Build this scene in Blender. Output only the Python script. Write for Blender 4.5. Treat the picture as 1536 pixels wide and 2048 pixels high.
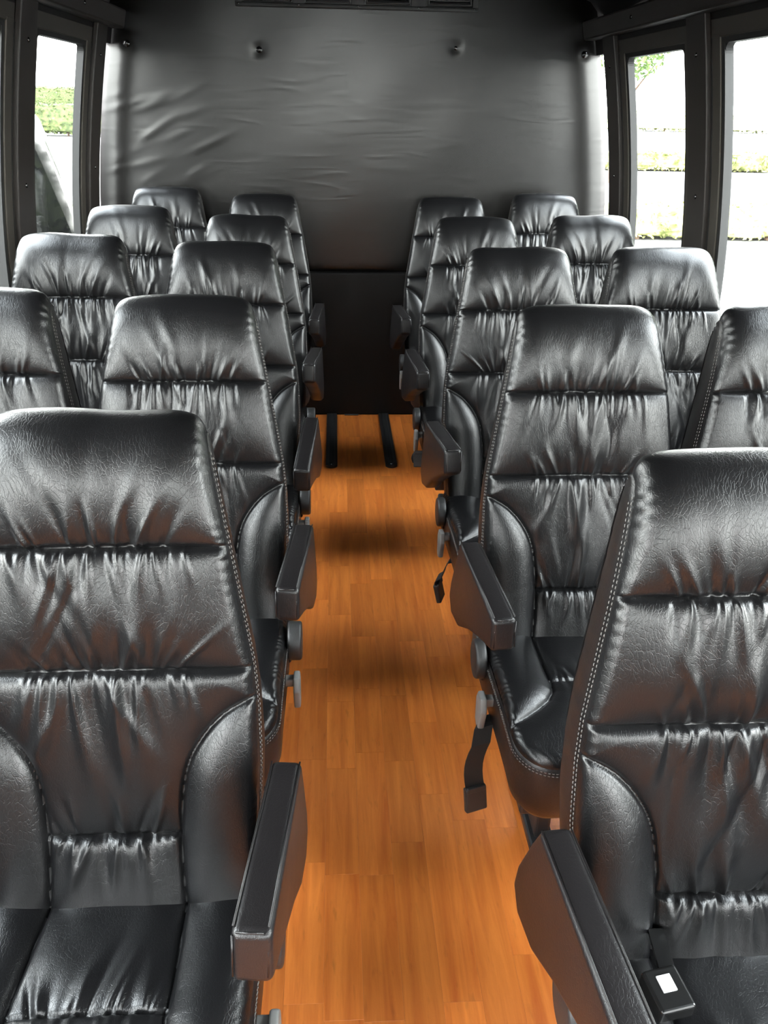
import bpy, bmesh, math, random
import numpy as np
from mathutils import Vector, Matrix

for o in list(bpy.data.objects):
    bpy.data.objects.remove(o)
scene = bpy.context.scene
COL = scene.collection
random.seed(7)
RNG = np.random.default_rng(11)

# ------------------------------------------------------------------ camera
YAW, PITCH, ROLL, FPX = 0.0644, 0.4708, 0.0208, 1599.6
cam_data = bpy.data.cameras.new('camera')
cam = bpy.data.objects.new('camera', cam_data)
COL.objects.link(cam)
cam_data.sensor_fit = 'VERTICAL'
cam_data.sensor_height = 24.0
cam_data.lens = 24.0 * FPX / 2048.0
cam_data.clip_start = 0.02
cam_data.clip_end = 800
fw = Vector((math.sin(YAW) * math.cos(PITCH), math.cos(YAW) * math.cos(PITCH), -math.sin(PITCH)))
rt = Vector((math.cos(YAW), -math.sin(YAW), 0))
up = rt.cross(fw)
rr = rt * math.cos(ROLL) + up * math.sin(ROLL)
uu = -rt * math.sin(ROLL) + up * math.cos(ROLL)
M = Matrix((rr, uu, -fw)).transposed().to_4x4()
M.translation = Vector((-0.0273, 0.0, 1.5329))
cam.matrix_world = M
scene.camera = cam

# ------------------------------------------------------------------ sky and exposure
world = bpy.data.worlds.new('overcast_sky')
scene.world = world
world.use_nodes = True
wn = world.node_tree.nodes
wl = world.node_tree.links
wn.clear()
w_out = wn.new('ShaderNodeOutputWorld')
w_bg = wn.new('ShaderNodeBackground')
w_tc = wn.new('ShaderNodeTexCoord')
w_sep = wn.new('ShaderNodeSeparateXYZ')
w_ramp = wn.new('ShaderNodeValToRGB')
w_ramp.color_ramp.elements[0].position = 0.0
w_ramp.color_ramp.elements[0].color = (1.0, 0.99, 0.96, 1)
w_ramp.color_ramp.elements[1].position = 0.9
w_ramp.color_ramp.elements[1].color = (0.86, 0.92, 1.0, 1)
wl.new(w_tc.outputs['Generated'], w_sep.inputs[0])
wl.new(w_sep.outputs['Z'], w_ramp.inputs[0])
wl.new(w_ramp.outputs[0], w_bg.inputs[0])
w_bg.inputs[1].default_value = 4.6
wl.new(w_bg.outputs[0], w_out.inputs[0])

scene.view_settings.view_transform = 'Standard'
scene.view_settings.look = 'None'
scene.view_settings.gamma = 1.0
scene.view_settings.use_curve_mapping = False
scene.view_settings.exposure = 2.85


# ------------------------------------------------------------------ material helpers
def new_mat(name):
    m = bpy.data.materials.new(name)
    m.use_nodes = True
    nt = m.node_tree
    b = nt.nodes['Principled BSDF']
    return m, nt, b


def simple(name, col, rough=0.5, metal=0.0, spec=0.5, bump=0.0, scale=200.0, var=0.0):
    m, nt, b = new_mat(name)
    b.inputs['Base Color'].default_value = (*col, 1)
    b.inputs['Roughness'].default_value = rough
    b.inputs['Metallic'].default_value = metal
    b.inputs['Specular IOR Level'].default_value = spec
    tc = nt.nodes.new('ShaderNodeTexCoord')
    nz = nt.nodes.new('ShaderNodeTexNoise')
    nz.inputs['Scale'].default_value = scale
    nz.inputs['Detail'].default_value = 4
    nt.links.new(tc.outputs['Object'], nz.inputs['Vector'])
    if bump:
        bp = nt.nodes.new('ShaderNodeBump')
        bp.inputs['Strength'].default_value = bump
        bp.inputs['Distance'].default_value = 0.002
        nt.links.new(nz.outputs['Fac'], bp.inputs['Height'])
        nt.links.new(bp.outputs[0], b.inputs['Normal'])
    if var:
        mx = nt.nodes.new('ShaderNodeMix')
        mx.data_type = 'RGBA'
        mx.inputs['A'].default_value = (*[c * (1 - var) for c in col], 1)
        mx.inputs['B'].default_value = (*[min(1, c * (1 + var)) for c in col], 1)
        nt.links.new(nz.outputs['Fac'], mx.inputs['Factor'])
        nt.links.new(mx.outputs['Result'], b.inputs['Base Color'])
    return m


def leather(name, col=(0.004, 0.004, 0.0045), rough=0.31):
    m, nt, b = new_mat(name)
    L = nt.links
    b.inputs['Base Color'].default_value = (*col, 1)
    b.inputs['Specular IOR Level'].default_value = 0.46
    b.inputs['Coat Weight'].default_value = 0.1
    b.inputs['Coat Roughness'].default_value = 0.22
    tc = nt.nodes.new('ShaderNodeTexCoord')
    # long scuffed creases
    mp = nt.nodes.new('ShaderNodeMapping')
    mp.inputs['Scale'].default_value = (1.6, 1.0, 0.55)
    n0 = nt.nodes.new('ShaderNodeTexNoise')
    n0.inputs['Scale'].default_value = 14
    n0.inputs['Detail'].default_value = 3
    vm = nt.nodes.new('ShaderNodeVectorMath')
    vm.operation = 'MULTIPLY_ADD'
    vm.inputs[1].default_value = (0.05, 0.05, 0.05)
    L.new(tc.outputs['Object'], n0.inputs['Vector'])
    L.new(n0.outputs['Color'], vm.inputs[0])
    L.new(tc.outputs['Object'], vm.inputs[2])
    L.new(vm.outputs[0], mp.inputs['Vector'])
    v1 = nt.nodes.new('ShaderNodeTexVoronoi')
    v1.feature = 'DISTANCE_TO_EDGE'
    v1.inputs['Scale'].default_value = 130
    L.new(mp.outputs[0], v1.inputs['Vector'])
    r1 = nt.nodes.new('ShaderNodeMapRange')
    r1.inputs['From Max'].default_value = 0.08
    L.new(v1.outputs['Distance'], r1.inputs['Value'])
    n1 = nt.nodes.new('ShaderNodeTexNoise')
    n1.inputs['Scale'].default_value = 750
    n1.inputs['Detail'].default_value = 2
    L.new(tc.outputs['Object'], n1.inputs['Vector'])
    ad = nt.nodes.new('ShaderNodeMath')
    ad.operation = 'MULTIPLY_ADD'
    ad.inputs[1].default_value = 0.55
    L.new(r1.outputs[0], ad.inputs[0])
    L.new(n1.outputs['Fac'], ad.inputs[2])
    bp = nt.nodes.new('ShaderNodeBump')
    bp.inputs['Strength'].default_value = 0.28
    bp.inputs['Distance'].default_value = 0.0007
    L.new(ad.outputs[0], bp.inputs['Height'])
    L.new(bp.outputs[0], b.inputs['Normal'])
    L.new(bp.outputs[0], b.inputs['Coat Normal'])
    # worn roughness
    n2 = nt.nodes.new('ShaderNodeTexNoise')
    n2.inputs['Scale'].default_value = 22
    n2.inputs['Detail'].default_value = 5
    L.new(tc.outputs['Object'], n2.inputs['Vector'])
    r2 = nt.nodes.new('ShaderNodeMapRange')
    r2.inputs['To Min'].default_value = rough - 0.02
    r2.inputs['To Max'].default_value = rough + 0.03
    L.new(n2.outputs['Fac'], r2.inputs['Value'])
    L.new(r2.outputs[0], b.inputs['Roughness'])
    return m


def wood():
    m, nt, b = new_mat('cherry_laminate')
    L = nt.links
    tc = nt.nodes.new('ShaderNodeTexCoord')
    oi = nt.nodes.new('ShaderNodeObjectInfo')
    off = nt.nodes.new('ShaderNodeVectorMath')
    off.operation = 'MULTIPLY_ADD'
    off.inputs[1].default_value = (31.0, 17.0, 0)
    L.new(oi.outputs['Random'], off.inputs[0])
    L.new(tc.outputs['Object'], off.inputs[2])
    mp = nt.nodes.new('ShaderNodeMapping')
    mp.inputs['Scale'].default_value = (26, 1.8, 1)
    L.new(off.outputs[0], mp.inputs['Vector'])
    n = nt.nodes.new('ShaderNodeTexNoise')
    n.inputs['Scale'].default_value = 1.5
    n.inputs['Detail'].default_value = 7
    n.inputs['Roughness'].default_value = 0.62
    n.inputs['Distortion'].default_value = 0.5
    L.new(mp.outputs[0], n.inputs['Vector'])
    cr = nt.nodes.new('ShaderNodeValToRGB')
    cr.color_ramp.elements[0].position = 0.25
    cr.color_ramp.elements[0].color = (0.44, 0.098, 0.016, 1)
    cr.color_ramp.elements[1].position = 0.75
    cr.color_ramp.elements[1].color = (0.74, 0.235, 0.044, 1)
    L.new(n.outputs['Fac'], cr.inputs[0])
    # per-plank tone
    mr = nt.nodes.new('ShaderNodeMapRange')
    mr.inputs['To Min'].default_value = 0.84
    mr.inputs['To Max'].default_value = 1.12
    L.new(oi.outputs['Random'], mr.inputs['Value'])
    mu = nt.nodes.new('ShaderNodeVectorMath')
    mu.operation = 'SCALE'
    L.new(cr.outputs[0], mu.inputs[0])
    L.new(mr.outputs[0], mu.inputs['Scale'])
    # knots / flecks
    mp2 = nt.nodes.new('ShaderNodeMapping')
    mp2.inputs['Scale'].default_value = (60, 14, 1)
    L.new(off.outputs[0], mp2.inputs['Vector'])
    n2 = nt.nodes.new('ShaderNodeTexNoise')
    n2.inputs['Scale'].default_value = 1.2
    L.new(mp2.outputs[0], n2.inputs['Vector'])
    r3 = nt.nodes.new('ShaderNodeMapRange')
    r3.inputs['From Min'].default_value = 0.62
    r3.inputs['From Max'].default_value = 0.8
    r3.inputs['To Min'].default_value = 1.0
    r3.inputs['To Max'].default_value = 0.75
    L.new(n2.outputs['Fac'], r3.inputs['Value'])
    mu2 = nt.nodes.new('ShaderNodeVectorMath')
    mu2.operation = 'SCALE'
    L.new(mu.outputs[0], mu2.inputs[0])
    L.new(r3.outputs[0], mu2.inputs['Scale'])
    L.new(mu2.outputs[0], b.inputs['Base Color'])
    b.inputs['Roughness'].default_value = 0.34
    b.inputs['Specular IOR Level'].default_value = 0.45
    n4 = nt.nodes.new('ShaderNodeTexNoise')
    n4.inputs['Scale'].default_value = 500
    L.new(tc.outputs['Object'], n4.inputs['Vector'])
    bp = nt.nodes.new('ShaderNodeBump')
    bp.inputs['Strength'].default_value = 0.08
    bp.inputs['Distance'].default_value = 0.001
    L.new(n4.outputs['Fac'], bp.inputs['Height'])
    L.new(bp.outputs[0], b.inputs['Normal'])
    return m


def vinyl_wall():
    m, nt, b = new_mat('black_wall_vinyl')
    L = nt.links
    b.inputs['Base Color'].default_value = (0.0045, 0.0040, 0.0036, 1)
    b.inputs['Roughness'].default_value = 0.27
    b.inputs['Specular IOR Level'].default_value = 0.5
    tc = nt.nodes.new('ShaderNodeTexCoord')
    mp = nt.nodes.new('ShaderNodeMapping')
    mp.inputs['Rotation'].default_value = (0, math.radians(22), 0)
    mp.inputs['Scale'].default_value = (0.9, 1.0, 5.0)
    L.new(tc.outputs['Object'], mp.inputs['Vector'])
    n = nt.nodes.new('ShaderNodeTexNoise')
    n.noise_type = 'RIDGED_MULTIFRACTAL'
    n.inputs['Scale'].default_value = 4.5
    n.inputs['Detail'].default_value = 5
    n.inputs['Roughness'].default_value = 0.55
    n.inputs['Distortion'].default_value = 0.6
    L.new(mp.outputs[0], n.inputs['Vector'])
    n1 = nt.nodes.new('ShaderNodeTexNoise')
    n1.inputs['Scale'].default_value = 420
    n1.inputs['Detail'].default_value = 3
    L.new(tc.outputs['Object'], n1.inputs['Vector'])
    bp0 = nt.nodes.new('ShaderNodeBump')
    bp0.inputs['Strength'].default_value = 0.25
    bp0.inputs['Distance'].default_value = 0.0001
    L.new(n1.outputs['Fac'], bp0.inputs['Height'])
    bp = nt.nodes.new('ShaderNodeBump')
    bp.inputs['Strength'].default_value = 0.12
    bp.inputs['Distance'].default_value = 0.004
    L.new(n.outputs['Fac'], bp.inputs['Height'])
    L.new(bp0.outputs[0], bp.inputs['Normal'])
    L.new(bp.outputs[0], b.inputs['Normal'])
    return m


def glass_mat(name, tint=(0.93, 0.95, 0.94), ior=1.45):
    m = bpy.data.materials.new(name)
    m.use_nodes = True
    nt = m.node_tree
    nt.nodes.clear()
    out = nt.nodes.new('ShaderNodeOutputMaterial')
    tr = nt.nodes.new('ShaderNodeBsdfTransparent')
    tr.inputs[0].default_value = (*tint, 1)
    gl = nt.nodes.new('ShaderNodeBsdfGlossy')
    gl.inputs['Roughness'].default_value = 0.02
    # Schlick reflectance from the angle of view, the same on both faces of the pane
    ge = nt.nodes.new('ShaderNodeNewGeometry')
    dt = nt.nodes.new('ShaderNodeVectorMath')
    dt.operation = 'DOT_PRODUCT'
    nt.links.new(ge.outputs['Incoming'], dt.inputs[0])
    nt.links.new(ge.outputs['Normal'], dt.inputs[1])

    def mth(op, a, b=None):
        n = nt.nodes.new('ShaderNodeMath')
        n.operation = op
        for i, x in enumerate((a, b)):
            if x is None:
                continue
            if isinstance(x, (int, float)):
                n.inputs[i].default_value = x
            else:
                nt.links.new(x, n.inputs[i])
        return n.outputs[0]
    ab = mth('ABSOLUTE', dt.outputs['Value'])
    pw = mth('POWER', mth('SUBTRACT', 1.0, ab), 5.0)
    fac = mth('ADD', mth('MULTIPLY', pw, 0.96), 0.04)
    mx = nt.nodes.new('ShaderNodeMixShader')
    nt.links.new(fac, mx.inputs[0])
    nt.links.new(tr.outputs[0], mx.inputs[1])
    nt.links.new(gl.outputs[0], mx.inputs[2])
    nt.links.new(mx.outputs[0], out.inputs[0])
    return m


def foliage_mat(name, c1, c2):
    m, nt, b = new_mat(name)
    tc = nt.nodes.new('ShaderNodeTexCoord')
    n = nt.nodes.new('ShaderNodeTexNoise')
    n.inputs['Scale'].default_value = 3.5
    n.inputs['Detail'].default_value = 6
    nt.links.new(tc.outputs['Object'], n.inputs['Vector'])
    cr = nt.nodes.new('ShaderNodeValToRGB')
    cr.color_ramp.elements[0].position = 0.35
    cr.color_ramp.elements[0].color = (*c1, 1)
    cr.color_ramp.elements[1].position = 0.65
    cr.color_ramp.elements[1].color = (*c2, 1)
    nt.links.new(n.outputs['Fac'], cr.inputs[0])
    nt.links.new(cr.outputs[0], b.inputs['Base Color'])
    b.inputs['Roughness'].default_value = 0.7
    return m


MAT = dict(
    leather=leather('black_leather'),
    arm=leather('armrest_leather', (0.007, 0.006, 0.0065), 0.36),
    shell=leather('boxing_leather', (0.007, 0.006, 0.006), 0.38),
    thread=simple('stitching_thread', (0.10, 0.095, 0.09), 0.7),
    plastic=simple('dark_plastic', (0.02, 0.02, 0.02), 0.45, bump=0.2, scale=500),
    blackplastic=simple('glossy_black_plastic', (0.008, 0.008, 0.008), 0.22),
    greyplastic=simple('grey_lever_plastic', (0.16, 0.16, 0.155), 0.4),
    steel=simple('painted_steel', (0.02, 0.02, 0.021), 0.4, 0.2),
    webbing=simple('belt_webbing', (0.012, 0.012, 0.012), 0.75, bump=0.6, scale=900),
    button=simple('glare_pale_button', (0.8, 0.8, 0.82), 0.25),  # white glare on the silver button, put into its base colour
    silver=simple('chrome_button', (0.75, 0.75, 0.78), 0.18, 1.0),
    wood=wood(),
    subfloor=simple('subfloor_joint', (0.30, 0.085, 0.018), 0.6),
    wall=vinyl_wall(),
    lowwall=simple('black_lower_vinyl', (0.007, 0.0065, 0.0065), 0.5, 0, 0.2, bump=0.25, scale=380),
    trim=simple('dark_trim_paint', (0.020, 0.016, 0.014), 0.38, 0.1, bump=0.15, scale=300),
    frame=simple('window_frame_metal', (0.075, 0.068, 0.058), 0.4, 0.5),
    rubber=simple('window_rubber', (0.008, 0.008, 0.008), 0.6),
    ceiling=simple('dark_ceiling_fabric', (0.02, 0.018, 0.017), 0.8, bump=0.4, scale=600),
    screw=simple('screw_metal', (0.12, 0.12, 0.12), 0.22, 1.0),
    glass=glass_mat('window_glass'),
    vanpaint=simple('van_paint', (0.003, 0.003, 0.0035), 0.06, 0.0, 0.5),
    vanglass=simple('van_dark_glass', (0.003, 0.003, 0.0032), 0.02, 0.0, 0.3),
    chrome=simple('chrome_strip', (0.7, 0.7, 0.7), 0.15, 1.0),
    tyre=simple('tyre_rubber', (0.02, 0.02, 0.02), 0.8),
    asphalt=simple('pale_pavement', (0.13, 0.127, 0.12), 0.9, bump=0.4, scale=30, var=0.12),
    hedge=foliage_mat('hedge_leaves', (0.12, 0.14, 0.035), (0.60, 0.60, 0.26)),
    greenhedge=foliage_mat('green_hedge_leaves', (0.03, 0.05, 0.012), (0.13, 0.16, 0.05)),
    reflectedtree=foliage_mat('reflected_tree_leaves', (0.012, 0.020, 0.008), (0.05, 0.07, 0.025)),  # dark leaves for the unseen trees that the van mirrors
    hazehedge=foliage_mat('hazed_hedge_leaves', (0.40, 0.45, 0.22), (0.6, 0.62, 0.35)),  # distance haze and overexposure put into the pale leaf colour
    tree=foliage_mat('tree_leaves', (0.06, 0.12, 0.03), (0.16, 0.24, 0.06)),
    bark=simple('bark', (0.12, 0.075, 0.05), 0.9, bump=0.5, scale=40),
)


# ------------------------------------------------------------------ object helpers
def link(o, parent=None):
    COL.objects.link(o)
    if parent is not None:
        o.parent = parent
    return o


def mesh_np(name, V, F, mat, parent=None, smooth=True):
    """V (n,3) array, F (m,4) or list of faces."""
    me = bpy.data.meshes.new(name)
    V = np.asarray(V, dtype=np.float32)
    if isinstance(F, np.ndarray):
        k = F.shape[1]
        me.vertices.add(len(V))
        me.vertices.foreach_set('co', V.ravel())
        me.loops.add(F.size)
        me.loops.foreach_set('vertex_index', F.astype(np.int32).ravel())
        me.polygons.add(len(F))
        me.polygons.foreach_set('loop_start', np.arange(0, F.size, k, dtype=np.int32))
        me.update(calc_edges=True)
    else:
        me.from_pydata([tuple(v) for v in V], [], [tuple(int(i) for i in f) for f in F])
        me.update()
    if smooth:
        me.polygons.foreach_set('use_smooth', [True] * len(me.polygons))
    me.materials.append(mat)
    o = bpy.data.objects.new(name, me)
    return link(o, parent)


def bm_obj(name, bm, mat, parent=None, smooth=False):
    me = bpy.data.meshes.new(name)
    bm.normal_update()
    bm.to_mesh(me)
    bm.free()
    if smooth:
        me.polygons.foreach_set('use_smooth', [True] * len(me.polygons))
    me.materials.append(mat)
    o = bpy.data.objects.new(name, me)
    return link(o, parent)


def add_box(bm, c, s, bevel=0.0, seg=2, rot=None):
    r = bmesh.ops.create_cube(bm, size=1.0)
    vs = r['verts']
    for v in vs:
        v.co = Vector((v.co.x * s[0], v.co.y * s[1], v.co.z * s[2]))
    if bevel:
        es = list({e for v in vs for e in v.link_edges})
        r2 = bmesh.ops.bevel(bm, geom=es, offset=bevel, segments=seg, profile=0.5, affect='EDGES')
        vs = list({v for f in r2['faces'] for v in f.verts} | {v for v in vs if v.is_valid})
    for v in vs:
        if rot is not None:
            v.co = rot @ v.co
        v.co += Vector(c)
    return vs


def add_cyl(bm, a, b, r, seg=20, r2=None, bevel=0.0):
    a = Vector(a)
    b = Vector(b)
    d = b - a
    res = bmesh.ops.create_cone(bm, cap_ends=True, segments=seg, radius1=r, radius2=r if r2 is None else r2, depth=d.length)
    vs = res['verts']
    if bevel:
        es = [e for e in {e for v in vs for e in v.link_edges} if len(e.link_faces) == 2 and
              any(len(f.verts) > 4 for f in e.link_faces)]
        r3 = bmesh.ops.bevel(bm, geom=es, offset=bevel, segments=3, profile=0.5, affect='EDGES')
        vs = list({v for f in r3['faces'] for v in f.verts} | {v for v in vs if v.is_valid})
    q = Vector((0, 0, 1)).rotation_difference(d.normalized())
    for v in vs:
        v.co = q @ v.co + (a + b) / 2
    return vs


def add_sphere(bm, c, r, sc=(1, 1, 1), seg=16):
    res = bmesh.ops.create_uvsphere(bm, u_segments=seg, v_segments=seg // 2, radius=r)
    for v in res['verts']:
        v.co = Vector((v.co.x * sc[0], v.co.y * sc[1], v.co.z * sc[2])) + Vector(c)


def sweep(name, pts, r, mat, parent, seg=8, flat=None):
    """tube (or flat strap: flat=(halfwidth vector, half thickness vector)) along points"""
    pts = [Vector(p) for p in pts]
    V = []
    F = []
    n = len(pts)
    for i, p in enumerate(pts):
        t = (pts[min(i + 1, n - 1)] - pts[max(i - 1, 0)]).normalized()
        if flat:
            a = Vector(flat[0])
            th = t.cross(a).normalized() * flat[1]
            ring = [p + a + th, p - a + th, p - a - th, p + a - th]
        else:
            h = Vector((0, 0, 1)) if abs(t.z) < 0.9 else Vector((1, 0, 0))
            u = t.cross(h).normalized()
            w = t.cross(u)
            ring = [p + (u * math.cos(2 * math.pi * k / seg) + w * math.sin(2 * math.pi * k / seg)) * r for k in range(seg)]
        V += ring
    k = len(ring)
    for i in range(n - 1):
        for j in range(k):
            F.append((i * k + j, i * k + (j + 1) % k, (i + 1) * k + (j + 1) % k, (i + 1) * k + j))
    F.append(tuple(range(k))[::-1])
    F.append(tuple((n - 1) * k + j for j in range(k)))
    return mesh_np(name, np.array([tuple(v) for v in V]), F, mat, parent, smooth=not flat)


def empty(name, loc, label, cat, group=None):
    o = bpy.data.objects.new(name, None)
    o.empty_display_size = 0.1
    o.location = loc
    COL.objects.link(o)
    o['label'] = label
    o['category'] = cat
    if group:
        o['group'] = group
    return o


def struct(o, label=None, cat=None):
    o['kind'] = 'structure'
    if label:
        o['label'] = label
    if cat:
        o['category'] = cat
    return o


# ------------------------------------------------------------------ the bus shell
XC = 0.08
FRONT_Y, REAR_Y = -2.2, 4.2
GZ0, GZ1 = 0.80, 1.755


def half_w(z):
    return 1.27 - 0.1 * (max(0.0, (z - 0.9) / 0.7)) ** 1.5


def sx(z, side, off):
    return XC + side * (half_w(z) - off)


def curved_box(bm, side, y0, y1, z0, z1, o0, o1, n=10, y0b=None, y1b=None):
    """box following the curved body side, between offsets o0 (outer) and o1 (inner)"""
    rows = []
    for i in range(n + 1):
        f = i / n
        z = z0 + (z1 - z0) * f
        rows.append([bm.verts.new((sx(z, side, o), y, z)) for o, y in ((o0, y0), (o0, y1), (o1, y1), (o1, y0))])
    for i in range(n):
        for j in range(4):
            q = [rows[i][j], rows[i][(j + 1) % 4], rows[i + 1][(j + 1) % 4], rows[i + 1][j]]
            bm.faces.new(q if side > 0 else q[::-1])
    bm.faces.new(rows[0] if side < 0 else rows[0][::-1])
    bm.faces.new(rows[-1] if side > 0 else rows[-1][::-1])


def bevel_all(bm, off, seg=2, ang=0.6):
    bmesh.ops.recalc_face_normals(bm, faces=bm.faces[:])
    es = [e for e in bm.edges if len(e.link_faces) == 2 and e.calc_face_angle(0) > ang]
    bmesh.ops.bevel(bm, geom=es, offset=off, segments=seg, profile=0.5, affect='EDGES')


# floor slab with strip planks
bm = bmesh.new()
add_box(bm, (XC, (FRONT_Y + REAR_Y) / 2, -0.03), (2.56, REAR_Y - FRONT_Y, 0.05))
floor = struct(bm_obj('floor', bm, MAT['subfloor']), 'glossy orange brown wood strip floor of the bus aisle', 'floor')
PW = 0.0765
plank_mesh = {}


def plank(x, y0, ln):
    key = round(ln, 3)
    if key not in plank_mesh:
        b2 = bmesh.new()
        add_box(b2, (0, 0, 0), (PW - 0.0001, ln - 0.0001, 0.006), 0.0002, 1)
        me = bpy.data.meshes.new('plank')
        b2.to_mesh(me)
        b2.free()
        me.materials.append(MAT['wood'])
        plank_mesh[key] = me
    o = bpy.data.objects.new('plank', plank_mesh[key])
    o.location = (x, y0 + ln / 2, -0.003)
    link(o, floor)


rp = random.Random(4)
nx0, nx1 = -5, 8
for i in range(nx0, nx1):
    x = 0.09 + (i - 1.5) * PW
    y = 0.30 - rp.random() * 0.4
    while y < REAR_Y - 0.01:
        ln = rp.choice([0.26, 0.32, 0.38, 0.44, 0.52])
        if y + ln > REAR_Y:
            ln = round(REAR_Y - y, 3)
        if ln > 0.02:
            plank(x, y, ln)
        y += ln
# the planks under the seats, joined
bm = bmesh.new()
for i in list(range(-16, nx0)) + list(range(nx1, 16)):
    x = 0.09 + (i - 1.5) * PW
    if abs(x - XC) > 1.24:
        continue
    y = 0.3 - rp.random() * 0.4
    while y < REAR_Y - 0.01:
        ln = min(rp.choice([0.26, 0.32, 0.38, 0.44, 0.52]), REAR_Y - y)
        add_box(bm, (x, y + ln / 2, -0.003), (PW - 0.0006, ln - 0.0006, 0.006))
        y += ln
for i in range(-16, 16):
    x = 0.09 + (i - 1.5) * PW
    if abs(x - XC) < 1.24:
        add_box(bm, (x, -1.2, -0.003), (PW - 0.0006, 2.0, 0.006))
pk = bm_obj('plank_field', bm, MAT['wood'], floor)
pk['kind'] = 'stuff'

# side walls: lower wall, posts, top band
POSTS = {1: [3.945, 3.005, 2.065, 1.125, 0.185, -0.755], -1: [3.965, 3.065, 2.165, 1.265, 0.365, -0.535]}
PH = 0.078
for side, nm, wd in ((-1, 'wall_left', 'left'), (1, 'wall_right', 'right')):
    bm = bmesh.new()
    curved_box(bm, side, FRONT_Y, REAR_Y, -0.05, GZ0, -0.03, 0.03, 6)
    curved_box(bm, side, FRONT_Y, REAR_Y, GZ1, 1.90, -0.03, 0.03, 4)
    for py in POSTS[side]:
        curved_box(bm, side, py - PH, py + PH, GZ0, GZ1, -0.02, 0.03, 12)
    curved_box(bm, side, FRONT_Y, POSTS[side][-1] - 0.9, GZ0, GZ1, -0.02, 0.03, 12)
    bmesh.ops.recalc_face_normals(bm, faces=bm.faces[:])
    struct(bm_obj(nm, bm, MAT['lowwall']), 'black %s side wall of the bus below and between the windows' % wd, 'wall')
    # pillar trims with screws
    for k, py in enumerate(POSTS[side]):
        bm = bmesh.new()
        curved_box(bm, side, py - PH, py + PH, 0.76, 1.815, 0.03, 0.052, 14)
        bevel_all(bm, 0.004)
        t = struct(bm_obj('trim_%d' % (k + 1 + (10 if side > 0 else 0)), bm, MAT['trim']),
                   'dark brown pillar trim, %s side, number %d from the rear wall' % (wd, k + 1), 'trim')
        for z in (1.70, 1.26):
            b2 = bmesh.new()
            x = sx(z, side, 0.053)
            add_sphere(b2, (x, py - 0.005, z), 0.008, (0.5, 1, 1), 12)
            bm_obj('screw', b2, MAT['screw'], t, True)
    # header rail
    bm = bmesh.new()
    curved_box(bm, side, FRONT_Y, REAR_Y - 0.002, 1.812, 1.885, 0.03, 0.085, 4)
    bevel_all(bm, 0.008)
    t = struct(bm_obj('trim_%d' % (20 if side < 0 else 21), bm, MAT['trim']),
               'dark header rail along the top of the %s windows' % wd, 'trim')
    for py in POSTS[side]:
        b2 = bmesh.new()
        add_sphere(b2, (sx(1.85, side, 0.086), py - 0.42, 1.85), 0.008, (0.5, 1, 1), 12)
        bm_obj('screw', b2, MAT['screw'], t, True)
    # windows
    edges = [REAR_Y + PH] + POSTS[side]
    for k in range(len(edges) - 1):
        y1 = edges[k] - PH
        y0 = edges[k + 1] + PH
        wroot = bpy.data.objects.new('window_%d' % (k + 1 + (10 if side > 0 else 0)), None)
        COL.objects.link(wroot)
        wroot.location = (sx(GZ0, side, 0), (y0 + y1) / 2, GZ0)
        struct(wroot, ('narrow glass strip beside the rear wall, %s side' % wd) if k == 0 else
               'side window, %s side, number %d from the rear wall' % (wd, k), 'window')
        inv = Matrix.Translation(-wroot.location)
        fwid = 0.0 if k == 0 else 0.088
        bm = bmesh.new()
        curved_box(bm, side, y0 + fwid * 0.5, y1 - fwid * 0.5, GZ0 + 0.01, GZ1 - 0.005, -0.003, 0.003, 14)
        bm.transform(inv)
        bm_obj('pane', bm, MAT['glass'], wroot)
        if k == 0:
            continue
        bm = bmesh.new()
        curved_box(bm, side, y0, y0 + 0.066, GZ0, GZ1, -0.004, 0.032, 14)
        curved_box(bm, side, y1 - 0.066, y1, GZ0, GZ1, -0.004, 0.032, 14)
        curved_box(bm, side, y0, y1, GZ0, GZ0 + 0.04, -0.004, 0.0315, 2)
        curved_box(bm, side, y0, y1, GZ1 - 0.012, GZ1 + 0.04, -0.004, 0.0315, 2)
        bevel_all(bm, 0.003)
        bm.transform(inv)
        bm_obj('window_frame', bm, MAT['frame'], wroot)
        bm = bmesh.new()
        for ya, yb in ((y0 + 0.066, y0 + 0.088), (y1 - 0.088, y1 - 0.066), (y0 + 0.001, y0 + 0.007), (y1 - 0.007, y1 - 0.001)):
            curved_box(bm, side, ya, yb, GZ0 + 0.03, GZ1 - 0.012, -0.003, 0.026 if yb - ya > 0.01 else 0.035, 14)
        curved_box(bm, side, y0 + 0.06, y1 - 0.06, GZ1 - 0.028, GZ1 - 0.012, -0.003, 0.026, 2)
        curved_box(bm, side, y0 + 0.06, y1 - 0.06, GZ0 + 0.04, GZ0 + 0.056, -0.003, 0.026, 2)
        for ya, s2 in ((y0 + 0.088, 1), (y1 - 0.088, -1)):  # rounded glass corner
            vv = []
            R = 0.03
            pts = [(0, 0)] + [(R - R * math.cos(a), R - R * math.sin(a)) for a in np.linspace(0, math.pi / 2, 7)]
            for o in (0.0, 0.024):
                vv.append([bm.verts.new((sx(GZ1 - 0.028 - b, side, o), ya + s2 * a, GZ1 - 0.028 - b)) for a, b in pts])
            bm.faces.new(vv[0])
            bm.faces.new(vv[1][::-1])
            for i in range(len(pts)):
                j = (i + 1) % len(pts)
                bm.faces.new((vv[0][i], vv[0][j], vv[1][j], vv[1][i]))
        bmesh.ops.recalc_face_normals(bm, faces=bm.faces[:])
        bm.transform(inv)
        bm_obj('rubber_seal', bm, MAT['rubber'], wroot)


# ceiling
def ceil_z(f):
    return 1.90 + 0.16 * math.sqrt(max(0, 1 - abs(f) ** 2.6))


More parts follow.
